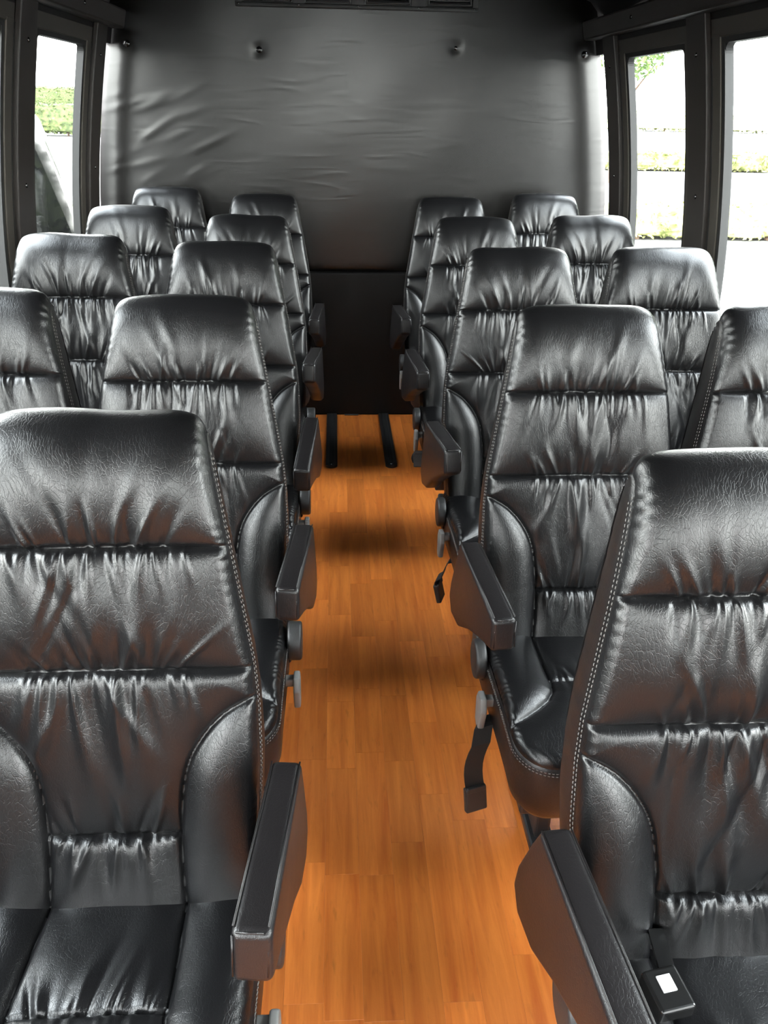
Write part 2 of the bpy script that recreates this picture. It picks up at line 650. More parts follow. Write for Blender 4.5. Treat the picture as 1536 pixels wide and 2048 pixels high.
bm = bmesh.new()
n = 32
rows = []
for i in range(n + 1):
    f = -1 + 2 * i / n
    x = XC + f * (half_w(1.9) + 0.02)
    rows.append([bm.verts.new((x, y, ceil_z(f) + dz)) for y, dz in ((FRONT_Y, 0), (REAR_Y + 0.05, 0), (REAR_Y + 0.05, 0.04), (FRONT_Y, 0.04))])
for i in range(n):
    for j in range(4):
        bm.faces.new((rows[i][j], rows[i][(j + 1) % 4], rows[i + 1][(j + 1) % 4], rows[i + 1][j]))
bm.faces.new(rows[0])
bm.faces.new(rows[-1][::-1])
bmesh.ops.recalc_face_normals(bm, faces=bm.faces[:])
struct(bm_obj('ceiling', bm, MAT['ceiling'], None, True), 'dark curved ceiling of the bus', 'ceiling')

# rear wall: upholstered upper panel with four buttons, plain lower panel
BUTTONS = [(-0.366, 1.745), (0.527, 1.77), (-0.955, 1.757), (1.13, 1.757)]
NX, NZ = 150, 110
zz = np.linspace(0.768, 2.06, NZ)
xx = np.linspace(-1, 1, NX)
hw = np.array([half_w(z) for z in zz]) - 0.004
X = XC + xx[None, :] * hw[:, None]
Z = np.repeat(zz[:, None], NX, 1)
dedge = (1 - np.abs(xx))[None, :] * hw[:, None]
Yw = REAR_Y + 0.05 - 0.030 * ((Z - 0.768) / 1.29) ** 2
bulge = 0.012 * (1 - np.exp(-(Z - 0.768) / 0.012)) + 0.03 * (1 - np.exp(-dedge / 0.06))
for bx, bz in BUTTONS:
    r = np.hypot(X - bx, Z - bz)
    bulge -= 0.005 * np.exp(-(r / 0.022) ** 2)
rs = np.random.default_rng(3)
for _ in range(14):
    kx, kz, ph = rs.normal(0, 5), rs.normal(0, 6), rs.uniform(0, 6.28)
    bulge += 0.0004 * np.sin(kx * X + kz * Z + ph)
for _ in range(26):   # slanting stretch creases near the left edge
    cx, cz = rs.uniform(-1.12, -0.6), rs.uniform(0.95, 1.6)
    a = math.radians(rs.uniform(12, 32))
    u = (X - cx) * math.cos(a) + (Z - cz) * math.sin(a)
    v = -(X - cx) * math.sin(a) + (Z - cz) * math.cos(a)
    bulge += rs.uniform(0.0006, 0.0018) * np.exp(-(v / 0.012) ** 2) * np.exp(-(u / rs.uniform(0.05, 0.12)) ** 2)
V = np.stack([X, Yw - bulge, Z], -1).reshape(-1, 3)
idx = np.arange(NX * NZ).reshape(NZ, NX)
Fq = np.stack([idx[:-1, :-1], idx[:-1, 1:], idx[1:, 1:], idx[1:, :-1]], -1).reshape(-1, 4)
bm = bmesh.new()
curved = []
for z in np.linspace(-0.05, 2.06, 14):
    h = half_w(z) + 0.02 if z < 0.8 else (half_w(z) - 0.004 if z < 1.76 else half_w(z) + 0.03)
    curved.append([bm.verts.new((XC - h, REAR_Y + 0.055, z)), bm.verts.new((XC + h, REAR_Y + 0.055, z)),
                   bm.verts.new((XC + h, REAR_Y + 0.12, z)), bm.verts.new((XC - h, REAR_Y + 0.12, z))])
for i in range(13):
    for j in range(4):
        bm.faces.new((curved[i][j], curved[i][(j + 1) % 4], curved[i + 1][(j + 1) % 4], curved[i + 1][j]))
bm.faces.new(curved[0])
bm.faces.new(curved[-1])
bmesh.ops.recalc_face_normals(bm, faces=bm.faces[:])
rw = struct(bm_obj('wall_rear', bm, MAT['lowwall']), 'black vinyl covered rear wall of the bus', 'wall')
mesh_np('upholstered_panel', V, Fq, MAT['wall'], rw)
bm = bmesh.new()
add_box(bm, (XC, REAR_Y + 0.025, 0.382), (2.5, 0.06, 0.766), 0.008, 3)
bm_obj('lower_panel', bm, MAT['lowwall'], rw)
for bx, bz in BUTTONS:
    bm = bmesh.new()
    yb_ = REAR_Y - 0.003
    add_cyl(bm, (bx, yb_ - 0.003, bz), (bx, yb_ + 0.003, bz), 0.014, 20)
    add_sphere(bm, (bx, yb_ - 0.003, bz), 0.0095, (1, 0.6, 1), 16)
    bm_obj('button', bm, MAT['screw'], rw, True)

# rear air vent
vent = empty('air_vent', (0.078, REAR_Y + 0.01, 1.91), 'dark rectangular air vent with louvres at top of rear wall', 'vent')


def vbox(bm, x0, x1, z0, z1, y0, y1, bev=0.0):
    add_box(bm, ((x0 + x1) / 2 - 0.078, (y0 + y1) / 2, (z0 + z1) / 2 - 1.91), (x1 - x0, y1 - y0, z1 - z0), bev)


bm = bmesh.new()
ops = [(-0.43, -0.21), (-0.155, 0.05), (0.11, 0.315), (0.385, 0.59)]
vbox(bm, -0.46, 0.617, 1.908, 1.928, -0.04, 0.0, 0.005)
vbox(bm, -0.46, 0.617, 2.03, 2.05, -0.04, 0.0, 0.005)
xs_ = [-0.46] + [v for a in ops for v in a] + [0.617]
for i in range(0, len(xs_), 2):
    vbox(bm, xs_[i], xs_[i + 1], 1.915, 2.045, -0.039, 0.0, 0.004)
bm_obj('vent_frame', bm, MAT['plastic'], vent, True)
bm = bmesh.new()
vbox(bm, -0.45, 0.607, 1.915, 2.045, -0.008, 0.0)
bm_obj('backing', bm, MAT['rubber'], vent)
for a, b in ops:
    bm = bmesh.new()
    vbox(bm, a + 0.004, b - 0.004, 1.930, 1.938, -0.05, -0.01, 0.003)
    vbox(bm, a + 0.004, b - 0.004, 2.018, 2.026, -0.05, -0.01, 0.003)
    vbox(bm, a + 0.004, a + 0.012, 1.930, 2.026, -0.05, -0.01, 0.003)
    vbox(bm, b - 0.012, b - 0.004, 1.930, 2.026, -0.05, -0.01, 0.003)
    lf = bm_obj('louvre_frame', bm, MAT['frame'] if False else MAT['plastic'], vent, True)
    for z in np.linspace(1.947, 2.01, 5):
        bm = bmesh.new()
        add_box(bm, ((a + b) / 2 - 0.078, -0.028, z - 1.91), (b - a - 0.024, 0.024, 0.002), rot=None)
        for v in bm.verts:
            v.co.z += (v.co.y + 0.028) * 0.6
        bm_obj('slat', bm, MAT['plastic'], lf)
for x in (-0.445, -0.18, 0.08, 0.35, 0.60):
    bm = bmesh.new()
    add_sphere(bm, (x - 0.078, -0.041, 1.919 - 1.91), 0.004, (1, 0.5, 1), 10)
    bm_obj('screw', bm, MAT['screw'], vent, True)

# front end of the bus behind the camera: windshield, dash wall
bm = bmesh.new()
for x0, x1, z0, z1 in ((-1.2, 1.36, -0.05, 1.35), (-1.2, 1.36, 1.93, 2.08), (-1.2, -0.72, 1.35, 1.93), (0.88, 1.36, 1.35, 1.93), (0.06, 0.10, 1.35, 1.93)):
    add_box(bm, ((x0 + x1) / 2, FRONT_Y - 0.03, (z0 + z1) / 2), (x1 - x0, 0.06, z1 - z0))
struct(bm_obj('wall_front', bm, MAT['lowwall']), 'front end wall of the bus with windshield opening', 'wall')
wroot = bpy.data.objects.new('window_20', None)
COL.objects.link(wroot)
wroot.location = (XC, FRONT_Y - 0.03, 1.35)
struct(wroot, 'windshield at the front end of the bus', 'window')
bm = bmesh.new()
add_box(bm, (0, 0, 0.29), (1.6, 0.006, 0.58))
bm_obj('pane', bm, MAT['glass'], wroot)

# floor tracks
for k, x in enumerate((-0.056, 0.228)):
    t = empty('floor_track', (x, 3.84, 0), 'black metal floor track at the rear wall, %s of the two' % ('left' if k == 0 else 'right'),
              'track', 'floor tracks at the rear')
    bm = bmesh.new()
    add_box(bm, (0, 0, 0.006), (0.056, 0.70, 0.012), 0.004, 2)
    add_cyl(bm, (0, -0.35, 0), (0, -0.35, 0.0115), 0.028, 24)
    bm_obj('rail', bm, MAT['steel'], t)
    bm = bmesh.new()
    add_box(bm, (0, 0.0, 0.0125), (0.022, 0.68, 0.002))
    bm_obj('slot', bm, MAT['rubber'], t)
    bm = bmesh.new()
    add_sphere(bm, (0, -0.352, 0.012), 0.006, (1, 1, 0.5), 12)
    bm_obj('screw', bm, MAT['screw'], t, True)


# ------------------------------------------------------------------ seats
def catmull(P, n):
    P = np.array(P, float)
    Q = np.vstack([2 * P[0] - P[1], P, 2 * P[-1] - P[-2]])
    out = []
    for i in range(1, len(Q) - 2):
        t = np.linspace(0, 1, n, endpoint=False)[:, None]
        a, b, c, d = Q[i - 1], Q[i], Q[i + 1], Q[i + 2]
        out.append(0.5 * ((2 * b) + (-a + c) * t + (2 * a - 5 * b + 4 * c - d) * t ** 2 + (-a + 3 * b - 3 * c + d) * t ** 3))
    out.append(P[-1:])
    return np.vstack(out)


def resample(C, n):
    d = np.r_[0, np.cumsum(np.hypot(*np.diff(C, axis=0).T))]
    s = np.linspace(0, d[-1], n)
    return np.stack([np.interp(s, d, C[:, k]) for k in range(2)], 1), s


FRONT_P = [(-0.232, 0.40), (-0.208, 0.47), (-0.172, 0.57), (-0.143, 0.665), (-0.108, 0.80), (-0.085, 0.90), (-0.064, 0.985),
           (-0.040, 1.050), (-0.018, 1.098), (-0.002, 1.122), (0.018, 1.137), (0.042, 1.139), (0.062, 1.126), (0.072, 1.10)]
REAR_P = [(0.072, 1.10), (0.066, 1.05), (0.050, 0.99), (0.022, 0.86), (-0.008, 0.74), (-0.045, 0.60), (-0.085, 0.48), (-0.115, 0.40)]
WZ = np.array([0.38, 0.47, 0.58, 0.66, 0.75, 0.812, 0.90, 0.99, 1.08, 1.12, 1.145, 1.16])
WV = np.array([0.200, 0.205, 0.211, 0.215, 0.214, 0.209, 0.195, 0.180, 0.163, 0.156, 0.151, 0.149])


def polydist(X, L, pts):
    d = np.full(X.shape, 9.0)
    for (x0, l0), (x1, l1) in zip(pts[:-1], pts[1:]):
        vx, vl = x1 - x0, l1 - l0
        t = np.clip(((X - x0) * vx + (L - l0) * vl) / (vx * vx + vl * vl), 0, 1)
        d = np.minimum(d, np.hypot(X - x0 - t * vx, L - l0 - t * vl))
    return d


def folds(X, L, l0, dirn, xr, rs, n, amin, amax, lmin, lmax, fan):
    """soft gathers leaving a seam at L=l0 in direction dirn (+1 up, -1 down)"""
    q = (L - l0) * dirn
    on = q > -0.002
    q = np.maximum(q, 0)
    D = np.zeros_like(X)
    xs0 = np.linspace(-xr, xr, n) + rs.normal(0, xr / n * 0.7, n)
    for x0 in xs0:
        a = 1.75 * rs.uniform(amin, amax) * (0.65 + 0.35 * math.cos(x0 / xr * 1.2)) * rs.choice([1.0, 1.0, -0.75])
        ln = (0.014 + 1.6 * rs.uniform(lmin, lmax)) * (1.15 - 0.6 * abs(x0) / xr)
        w0 = rs.uniform(0.0024, 0.0044)
        sl = fan * x0 / xr + rs.normal(0, 0.16)
        cv = rs.normal(0, 1.0)
        w = w0 * (1 + 1.7 * q / 0.06)
        c = x0 + sl * q + cv * q * q
        D += a * np.exp(-((X - c) / w) ** 2) * np.exp(-(q / ln) ** 2) * np.minimum(1, q / 0.003 + 0.25)
    return D * on


def sstep(x, a, b):
    t = np.clip((x - a) / (b - a), 0, 1)
    return t * t * (3 - 2 * t)


def back_grid(variant):
    rs = np.random.default_rng(100 + variant)
    C, s = resample(catmull(FRONT_P, 24), 372)
    NSx = 176
    T = np.gradient(C, s, axis=0)
    T /= np.hypot(T[:, 0], T[:, 1])[:, None]
    Nn = np.stack([-T[:, 1], T[:, 0]], 1)    # outward (towards -y on the front)
    zmax_i = int(np.argmax(C[:, 1]))
    zf = C[:zmax_i + 1, 1]

    def l_of(z):
        return float(np.interp(z, zf, s[:zmax_i + 1]))
    w = np.interp(C[:, 1], WZ, WV)
    w[zmax_i:] = w[zmax_i] - 0.012 * (s[zmax_i:] - s[zmax_i]) / (s[-1] - s[zmax_i])
    u = np.linspace(-1, 1, NSx)
    u = np.sign(u) * (1 - (1 - np.abs(u)) ** 1.15)
    X = u[None, :] * w[:, None]
    Lg = np.repeat(s[:, None], NSx, 1)
    W = np.repeat(w[:, None], NSx, 1)
    l1, l2, l3 = l_of(0.99), l_of(0.812), l_of(0.562)
    lb = [(0.222, l_of(0.772)), (0.190, l_of(0.758)), (0.160, l_of(0.738)), (0.132, l_of(0.706)), (0.112, l_of(0.668)),
          (0.102, l_of(0.62)), (0.098, l_of(0.562)), (0.099, l_of(0.50)), (0.103, l_of(0.44)), (0.106, l_of(0.40))]
    bow = lambda x: 0.004 * np.cos(x / 0.2 * 1.5)
    dS1 = Lg - (l1 + bow(X) * 0.6)
    dS2 = Lg - (l2 + bow(X) * 0.5)
    dS3 = Lg - l3
    lb = [tuple(p) for p in catmull(lb, 5)]
    dB = polydist(np.abs(X), Lg, lb)
    # inside-bolster mask
    ls = np.array([p[1] for p in lb][::-1])
    xb = np.array([p[0] for p in lb][::-1])
    Xb = np.interp(Lg, ls, xb, right=0.30)
    inb = (np.abs(X) > Xb) & (Lg < lb[0][1])
    mid = (~inb)
    D = np.zeros_like(X)
    lam_edge = 0.03
    de = np.maximum(W - np.abs(X), 0)
    # padding: headrest, upper panel, centre, lumbar, bolsters
    head = dS1 > 0
    upper = (dS1 <= 0) & (dS2 > 0)
    ctr = (dS2 <= 0) & (dS3 > 0) & mid
    low = (dS3 <= 0) & mid
    htop = 1 - 0.6 * sstep(Lg, l_of(1.05), s[-1])
    th = np.clip(dS1 / (s[-1] - l1), 0, 1)
    D += head * ((0.008 * htop * (1 - np.exp(-np.abs(dS1) / 0.014)) + 0.021 * np.sin(math.pi * th) ** 1.1) * (1 - np.exp(-de / 0.022)))
    tu = np.clip(-dS1 / (l1 - l2), 0, 1)
    D += upper * 0.005 * 4 * tu * (1 - tu) * (1 - np.exp(-de / 0.05))
    D += upper * (0.013 * (1 - np.exp(-np.abs(dS1) / 0.008)) * (1 - np.exp(-np.abs(dS2) / 0.028)) * (1 - np.exp(-de / lam_edge)))
    edge_b = (1 - np.exp(-np.minimum(dB, de + 0.0) / 0.022))
    D += ctr * (0.013 * (1 - np.exp(-np.abs(dS2) / 0.008)) * (1 - np.exp(-np.abs(dS3) / 0.028)) * edge_b)
    D += low * (0.014 * (1 - np.exp(-np.abs(dS3) / 0.008)) * (1 - np.exp(-dB / 0.022)))
    D += inb * (0.030 * (1 - np.exp(-dB / 0.028)) * (1 - np.exp(-(de + 0.004) / 0.034)))
    # seam grooves
    D -= 0.0040 * np.exp(-(dS1 / 0.0032) ** 2)
    D -= 0.0040 * np.exp(-(dS2 / 0.0032) ** 2)
    D -= 0.0040 * np.exp(-(dS3 / 0.0032) ** 2) * mid
    D -= 0.0045 * np.exp(-(dB / 0.0036) ** 2)
    # gathers
    m_up = upper * sstep(np.abs(dS2), 0, 0.004) * sstep(np.abs(dS1), 0, 0.004) * sstep(de, 0.0, 0.03)
    m_ct = ctr * sstep(dB, 0.0, 0.02) * sstep(de, 0.0, 0.03)
    m_lo = low * sstep(dB, 0.0, 0.02)
    D += head * sstep(de, 0, 0.03) * folds(X, Lg, l1, 1, 0.095, rs, 12, 0.0022, 0.0042, 0.018, 0.060, 0.35)
    D += m_up * folds(X, Lg, l1, -1, 0.115, rs, 18, 0.0018, 0.0042, 0.020, 0.085, 0.1)
    D += m_up * folds(X, Lg, l2, 1, 0.100, rs, 13, 0.0018, 0.0040, 0.018, 0.060, 0.5)
    D += m_ct * folds(X, Lg, l2, -1, 0.110, rs, 17, 0.0018, 0.0044, 0.025, 0.110, 0.05)
    D += m_ct * folds(X, Lg, l3, 1, 0.080, rs, 8, 0.0018, 0.0040, 0.020, 0.065, 0.5)
    D += m_lo * folds(X, Lg, l3, -1, 0.085, rs, 12, 0.0016, 0.0036, 0.015, 0.055, 0.25)
    # a few broad drapes through the panels
    for _ in range(9):
        x0, sl, l0_ = rs.uniform(-0.10, 0.10), rs.normal(0, 0.25), rs.uniform(l3, l1)
        D += (m_up + m_ct) * rs.uniform(-0.0035, 0.0040) * np.exp(-((X - x0 - sl * (Lg - l0_)) / 0.0085) ** 2) * np.exp(-((Lg - l0_) / 0.10) ** 2)
    # soft unevenness of the foam
    for _ in range(12):
        kx, kl, ph = rs.normal(0, 22), rs.normal(0, 18), rs.uniform(0, 6.28)
        D += 0.0005 * np.sin(kx * X + kl * Lg + ph)
    # small puckers along the sewn side edge, strongest on the headrest
    amp = np.where(Lg > l1 - 0.02, 1.0, 0.30)
    for sd in (-1, 1):
        ph = np.cumsum(np.interp(np.arange(len(s)), np.arange(0, len(s) + 12, 12), rs.uniform(0.35, 1.5, len(range(0, len(s) + 12, 12))))) * (s[1] - s[0]) * 2 * math.pi / 0.020
        rip = np.sin(ph)[:, None] * (0.6 + 0.4 * np.sin(s * 37 + sd)[:, None])
        D += (np.sign(X) == sd) * amp * 0.0014 * rip * np.exp(-(de / 0.013) ** 2)
    # edge rounding
    R = 0.016
    k = np.clip((R - de) / R, 0, 1)
    D -= R * (1 - np.sqrt(np.maximum(0, 1 - k ** 2)))
    fade = sstep(s, 0, 0.02)[:, None]
    D = D * (0.2 + 0.8 * fade)
    # top corner drop (rounded shoulders)
    ku = np.clip((np.abs(X) - (W - 0.055)) / 0.055, 0, 1)
    zdrop = 0.005 * ku ** 4 * sstep(s, l_of(1.10), l_of(1.14))[:, None]
    Y = C[:, 0][:, None] + Nn[:, 0][:, None] * D
    Zz = C[:, 1][:, None] + Nn[:, 1][:, None] * D - zdrop
    V = np.stack([X, Y, Zz], -1)
    # quads and regions
    nl, nxx = V.shape[:2]
    idx = np.arange(nl * nxx).reshape(nl, nxx)
    Fq = np.stack([idx[:-1, :-1], idx[:-1, 1:], idx[1:, 1:], idx[1:, :-1]], -1).reshape(-1, 4)

    def cen(A):
        return ((A[:-1, :-1] + A[1:, 1:]) / 2).ravel()
    f1, f2, f3 = cen(dS1), cen(dS2), cen(dS3)
    fin = inb[:-1, :-1].ravel()
    fx = cen(X)
    reg = {'headrest': f1 > 0, 'upper_back_panel': (f1 <= 0) & (f2 > 0),
           'middle_back_panel': (f2 <= 0) & (f3 > 0) & ~fin, 'lumbar_panel': (f3 <= 0) & ~fin,
           'side_bolster': fin & (fx < 0), 'side_bolster.b': fin & (fx > 0)}
    # edge curve for boxing and stitching
    edge = np.stack([w, C[:, 0], C[:, 1]], 1)
    return V.reshape(-1, 3), Fq, reg, C, s, w, Nn, zmax_i


def sub_mesh(V, F, mask):
    Fm = F[mask]
    used, inv = np.unique(Fm, return_inverse=True)
    return V[used], inv.reshape(-1, 4)


def make_mesh(name, V, F, mat, mirror=False, smooth=True):
    V = np.array(V, dtype=np.float32)
    F = np.array(F)
    if mirror:
        V = V * np.array([-1, 1, 1], dtype=np.float32)
        F = F[:, ::-1]
    me = bpy.data.meshes.new(name)
    me.vertices.add(len(V))
    me.vertices.foreach_set('co', V.ravel())
    k = F.shape[1]
    me.loops.add(F.size)
    me.loops.foreach_set('vertex_index', F.astype(np.int32).ravel())
    me.polygons.add(len(F))
    me.polygons.foreach_set('loop_start', np.arange(0, F.size, k, dtype=np.int32))
    me.update(calc_edges=True)
    if smooth:
        me.polygons.foreach_set('use_smooth', [True] * len(F))
    me.materials.append(mat)
    return me


def bm_mesh(name, bm, mat, mirror=False, smooth=True):
    bmesh.ops.recalc_face_normals(bm, faces=bm.faces[:])
    if mirror:
        for v in bm.verts:
            v.co.x = -v.co.x
        bmesh.ops.reverse_faces(bm, faces=bm.faces[:])
    me = bpy.data.meshes.new(name)
    bm.to_mesh(me)
    bm.free()
    if smooth:
        me.polygons.foreach_set('use_smooth', [True] * len(me.polygons))
    me.materials.append(mat)
    return me


def grid_faces(nr, nc, flip=False):
    idx = np.arange(nr * nc).reshape(nr, nc)
    F = np.stack([idx[:-1, :-1], idx[:-1, 1:], idx[1:, 1:], idx[1:, :-1]], -1).reshape(-1, 4)
    return F[:, ::-1] if flip else F


def shell_geo(C, s, w, Nn, zi):
    """side boxing and rear skin of the backrest"""
    # resample the front edge up to the top roll end, and the rear curve
    fr, _ = resample(np.array(C), 150)
    wf = np.interp(np.linspace(0, s[-1], 150), s, w)
    nf = np.stack([np.interp(np.linspace(0, s[-1], 150), s, Nn[:, k]) for k in range(2)], 1)
    R0 = 0.0155
    fe = fr - nf * R0                     # where the rounded front edge ends
    rc, _ = resample(catmull(REAR_P[::-1], 16), 150)   # bottom to top
    Vs, Fs = [], []
    base = 0
    # match parameter: front uses the part up to the apex, then the roll is mapped to the last bit
    nb = 9
    for sd in (-1, 1):
        rows = []
        for i in range(150):
            a = fe[i]
            j = int(min(149, i * 149 / 128))
            b = rc[j]
            wr = wf[i] - 0.004 - 0.010 * float(sstep(np.array(a[1]), 0.6, 0.9))
            row = []
            for t in np.linspace(0, 1, nb):
                p = a * (1 - t) + b * t
                xx_ = wf[i] * (1 - t) + wr * t + 0.006 * math.sin(math.pi * t) - (0.003 if t == 0 else 0)
                row.append((sd * xx_, p[0], p[1]))
            rows.append(row)
        A = np.array(rows)
        Vs.append(A.reshape(-1, 3))
        Fs.append(grid_faces(150, nb, flip=(sd < 0)) + base)
        base += 150 * nb
    # rear skin
    wr = np.interp(rc[:, 1], fr[:128, 1], wf[:128]) - 0.004 - 0.010 * sstep(rc[:, 1], 0.6, 0.9)
    rows = []
    for i in range(0, 150, 3):
        row = []
        for u_ in np.linspace(-1, 1, 25):
            x_ = u_ * wr[i]
            bul = 0.010 * (1 - abs(u_) ** 4)
            row.append((x_, rc[i, 0] + bul, rc[i, 1]))
        rows.append(row)
    A = np.array(rows)
    Vs.append(A.reshape(-1, 3))
    Fs.append(grid_faces(A.shape[0], 25, flip=True) + base)
    base += A.shape[0] * 25
    # bottom closure
    a = np.array([(-wf[0], fe[0, 0], fe[0, 1]), (wf[0], fe[0, 0], fe[0, 1]), (wr[0], rc[0, 0] + 0.0, rc[0, 1]), (-wr[0], rc[0, 0], rc[0, 1])])
    Vs.append(a)
    Fs.append(np.array([[3, 2, 1, 0]]) + base)
    return np.vstack(Vs), np.vstack(Fs)


def stitch_geo(path, normals, off, step=0.0075, ln=0.0045, wd=0.0009):
    """dashes lying along a path (array of 3-D points), lifted by off"""
    d = np.r_[0, np.cumsum(np.linalg.norm(np.diff(path, axis=0), axis=1))]
    V, F = [], []
    nb = 0
    for q in np.arange(0.01, d[-1] - 0.01, step):
        def at(x):
            return np.array([np.interp(x, d, path[:, k]) for k in range(3)])
        p0, p1 = at(q), at(q + ln)
        nrm = np.array([np.interp(q, d, normals[:, k]) for k in range(3)])
        nrm /= np.linalg.norm(nrm)
        t = p1 - p0
        t /= np.linalg.norm(t)
        b = np.cross(t, nrm) * wd
        o = nrm * off
        o2 = nrm * (off + 0.0010)
        V += [p0 - b + o, p0 + b + o, p1 + b + o, p1 - b + o, p0 * 0.8 + p1 * 0.2 - b * 0.6 + o2, p0 * 0.8 + p1 * 0.2 + b * 0.6 + o2,
              p1 * 0.8 + p0 * 0.2 + b * 0.6 + o2, p1 * 0.8 + p0 * 0.2 - b * 0.6 + o2]
        F += [[nb + 4, nb + 5, nb + 6, nb + 7], [nb, nb + 1, nb + 5, nb + 4], [nb + 1, nb + 2, nb + 6, nb + 5],
              [nb + 2, nb + 3, nb + 7, nb + 6], [nb + 3, nb, nb + 4, nb + 7]]
        nb += 8
    return np.array(V), np.array(F)


# cushion ----------------------------------------------------------
CW, CY0, CY1, CR = 0.213, -0.165, -0.612, 0.075


def cush_w(y):
    """half width of the cushion outline at y (rounded front corners)"""
    k = np.clip((CY1 + CR - y) / CR, 0, 1)
    return CW - CR * (1 - np.sqrt(np.maximum(0, 1 - k ** 2)))


def cushion_grid(variant):
    rs = np.random.default_rng(300 + variant)
    NR, NC = 230, 170
    v = np.linspace(0, 1, NR)
    y = CY0 + (CY1 - CY0) * (1 - (1 - v) ** 1.25)
    u = np.linspace(-1, 1, NC)
    u = np.sign(u) * (1 - (1 - np.abs(u)) ** 1.2)
    w = cush_w(y)
    X = u[None, :] * w[:, None]
    Y = np.repeat(y[:, None], NC, 1)
    W = np.repeat(w[:, None], NC, 1)
    # distance to outline
    cx, cy = CW - CR, CY1 + CR
    ax = np.abs(X)
    corner = (ax > cx) & (Y < cy)
    de = np.where(corner, CR - np.hypot(ax - cx, Y - cy), np.minimum(CW - ax, Y - CY1))
    de = np.maximum(de, 0)
    base = 0.448 + 0.020 * sstep(-Y, 0.18, 0.50) - 0.014 * sstep(-Y, 0.52, 0.63)
    lb = [(0.100, -0.16), (0.104, -0.28), (0.106, -0.36), (0.104, -0.395), (0.108, -0.425), (0.124, -0.452), (0.150, -0.475), (0.180, -0.497), (0.214, -0.520)]
    dB = polydist(ax, Y, lb)
    dB = np.minimum(dB, 9)
    ysx = np.interp(ax, [p[0] for p in lb[4:]], [p[1] for p in lb[4:]])
    inb = (ax > np.interp(-Y, [-p[1] for p in lb[:5]], [p[0] for p in lb[:5]])) & (Y > np.where(ax > 0.108, ysx, -9))
    inb &= (Y > -0.425) | (ax > 0.108)
    dX = Y + 0.385
    cross_m = (ax < 0.104)
    dXc = np.where(cross_m, np.abs(dX), 9)
    D = np.zeros_like(X)
    rear = cross_m & (dX > 0) & ~inb
    front = ~inb & ~rear
    D += rear * 0.010 * (1 - np.exp(-dXc / 0.02)) * (1 - np.exp(-dB / 0.02))
    D += front * 0.012 * (1 - np.exp(-dXc / 0.012)) * (1 - np.exp(-dB / 0.02)) * (1 - np.exp(-de / 0.02))
    D += inb * 0.024 * (1 - np.exp(-dB / 0.024)) * (1 - np.exp(-(de + 0.004) / 0.026))
    D -= 0.004 * np.exp(-(dB / 0.0035) ** 2) + 0.004 * np.exp(-(np.where(cross_m, dX, 9) / 0.0033) ** 2)
    D += rear * sstep(dB, 0, 0.015) * folds(X, Y, -0.385, 1, 0.085, rs, 12, 0.0016, 0.0034, 0.015, 0.045, 0.25)
    D += front * sstep(de, 0, 0.03) * (ax < 0.1) * folds(X, Y, -0.385, -1, 0.085, rs, 10, 0.0010, 0.0024, 0.012, 0.035, 0.2)
    for _ in range(10):
        kx, kl, ph = rs.normal(0, 22), rs.normal(0, 18), rs.uniform(0, 6.28)
        D += 0.0005 * np.sin(kx * X + kl * Y + ph)
    D += 0.0012 * np.exp(-(de / 0.012) ** 2) * np.sin(300 * (X + Y) + 3 * np.sin(60 * Y))
    R = 0.016
    k = np.clip((R - de) / R, 0, 1)
    D -= R * (1 - np.sqrt(np.maximum(0, 1 - k ** 2)))
    V = np.stack([X, Y, base + D], -1)
    F = grid_faces(NR, NC, flip=True)
    fin = inb[:-1, :-1].ravel()
    fr = rear[:-1, :-1].ravel()
    fx = ((X[:-1, :-1] + X[1:, 1:]) / 2).ravel()
    reg = {'rear_seat_panel': fr & ~fin, 'front_seat_panel': ~fr & ~fin,
           'seat_bolster': fin & (fx < 0), 'seat_bolster.b': fin & (fx > 0)}
    return V.reshape(-1, 3), F, reg


def outline(n_side=30, n_c=14, n_f=24):
    pts = []
    for y in np.linspace(CY0, CY1 + CR, n_side, endpoint=False):
        pts.append((-CW, y, -1, 0))
    for a in np.linspace(0, math.pi / 2, n_c, endpoint=False):
        pts.append((-(CW - CR) - CR * math.cos(a), CY1 + CR - CR * math.sin(a), -math.cos(a), -math.sin(a)))
    for x in np.linspace(-(CW - CR), CW - CR, n_f, endpoint=False):
        pts.append((x, CY1, 0, -1))
    for a in np.linspace(math.pi / 2, 0, n_c, endpoint=False):
        pts.append(((CW - CR) + CR * math.cos(a), CY1 + CR - CR * math.sin(a), math.cos(a), -math.sin(a)))
    for y in np.linspace(CY1 + CR, CY0, n_side):
        pts.append((CW, y, 1, 0))
    return np.array(pts)


def top_edge_z(y):
    return 0.448 + 0.020 * float(sstep(np.array(-y), 0.18, 0.50)) - 0.014 * float(sstep(np.array(-y), 0.52, 0.63)) - 0.0165


def cushion_box_geo():
    O = outline()
    prof = [(0.0, 0.0), (0.004, -0.006), (0.006, -0.03), (0.006, -0.06), (0.004, -0.095), (-0.004, -0.125), (-0.018, -0.145), (-0.04, -0.155)]
    rows = []
    for o, dz in prof:
        rows.append([(p[0] + p[2] * o, p[1] + p[3] * o + (0.10 * dz * -1 if False else 0), top_edge_z(p[1]) + dz) for p in O])
    A = np.array(rows)
    V = A.reshape(-1, 3)
    F = grid_faces(A.shape[0], A.shape[1], flip=False)
    n = A.shape[1]
    last = (A.shape[0] - 1) * n
    # bottom: strip triangles degenerate to quads across the width
    bot = []
    for i in range(n // 2 - 1):
        bot.append([last + i, last + i + 1, last + n - 2 - i, last + n - 1 - i])
    # rear wall
    back = [[r * n, (r + 1) * n, (r + 1) * n + n - 1, r * n + n - 1] for r in range(A.shape[0] - 1)]
    return V, np.vstack([F, np.array(bot), np.array(back)])


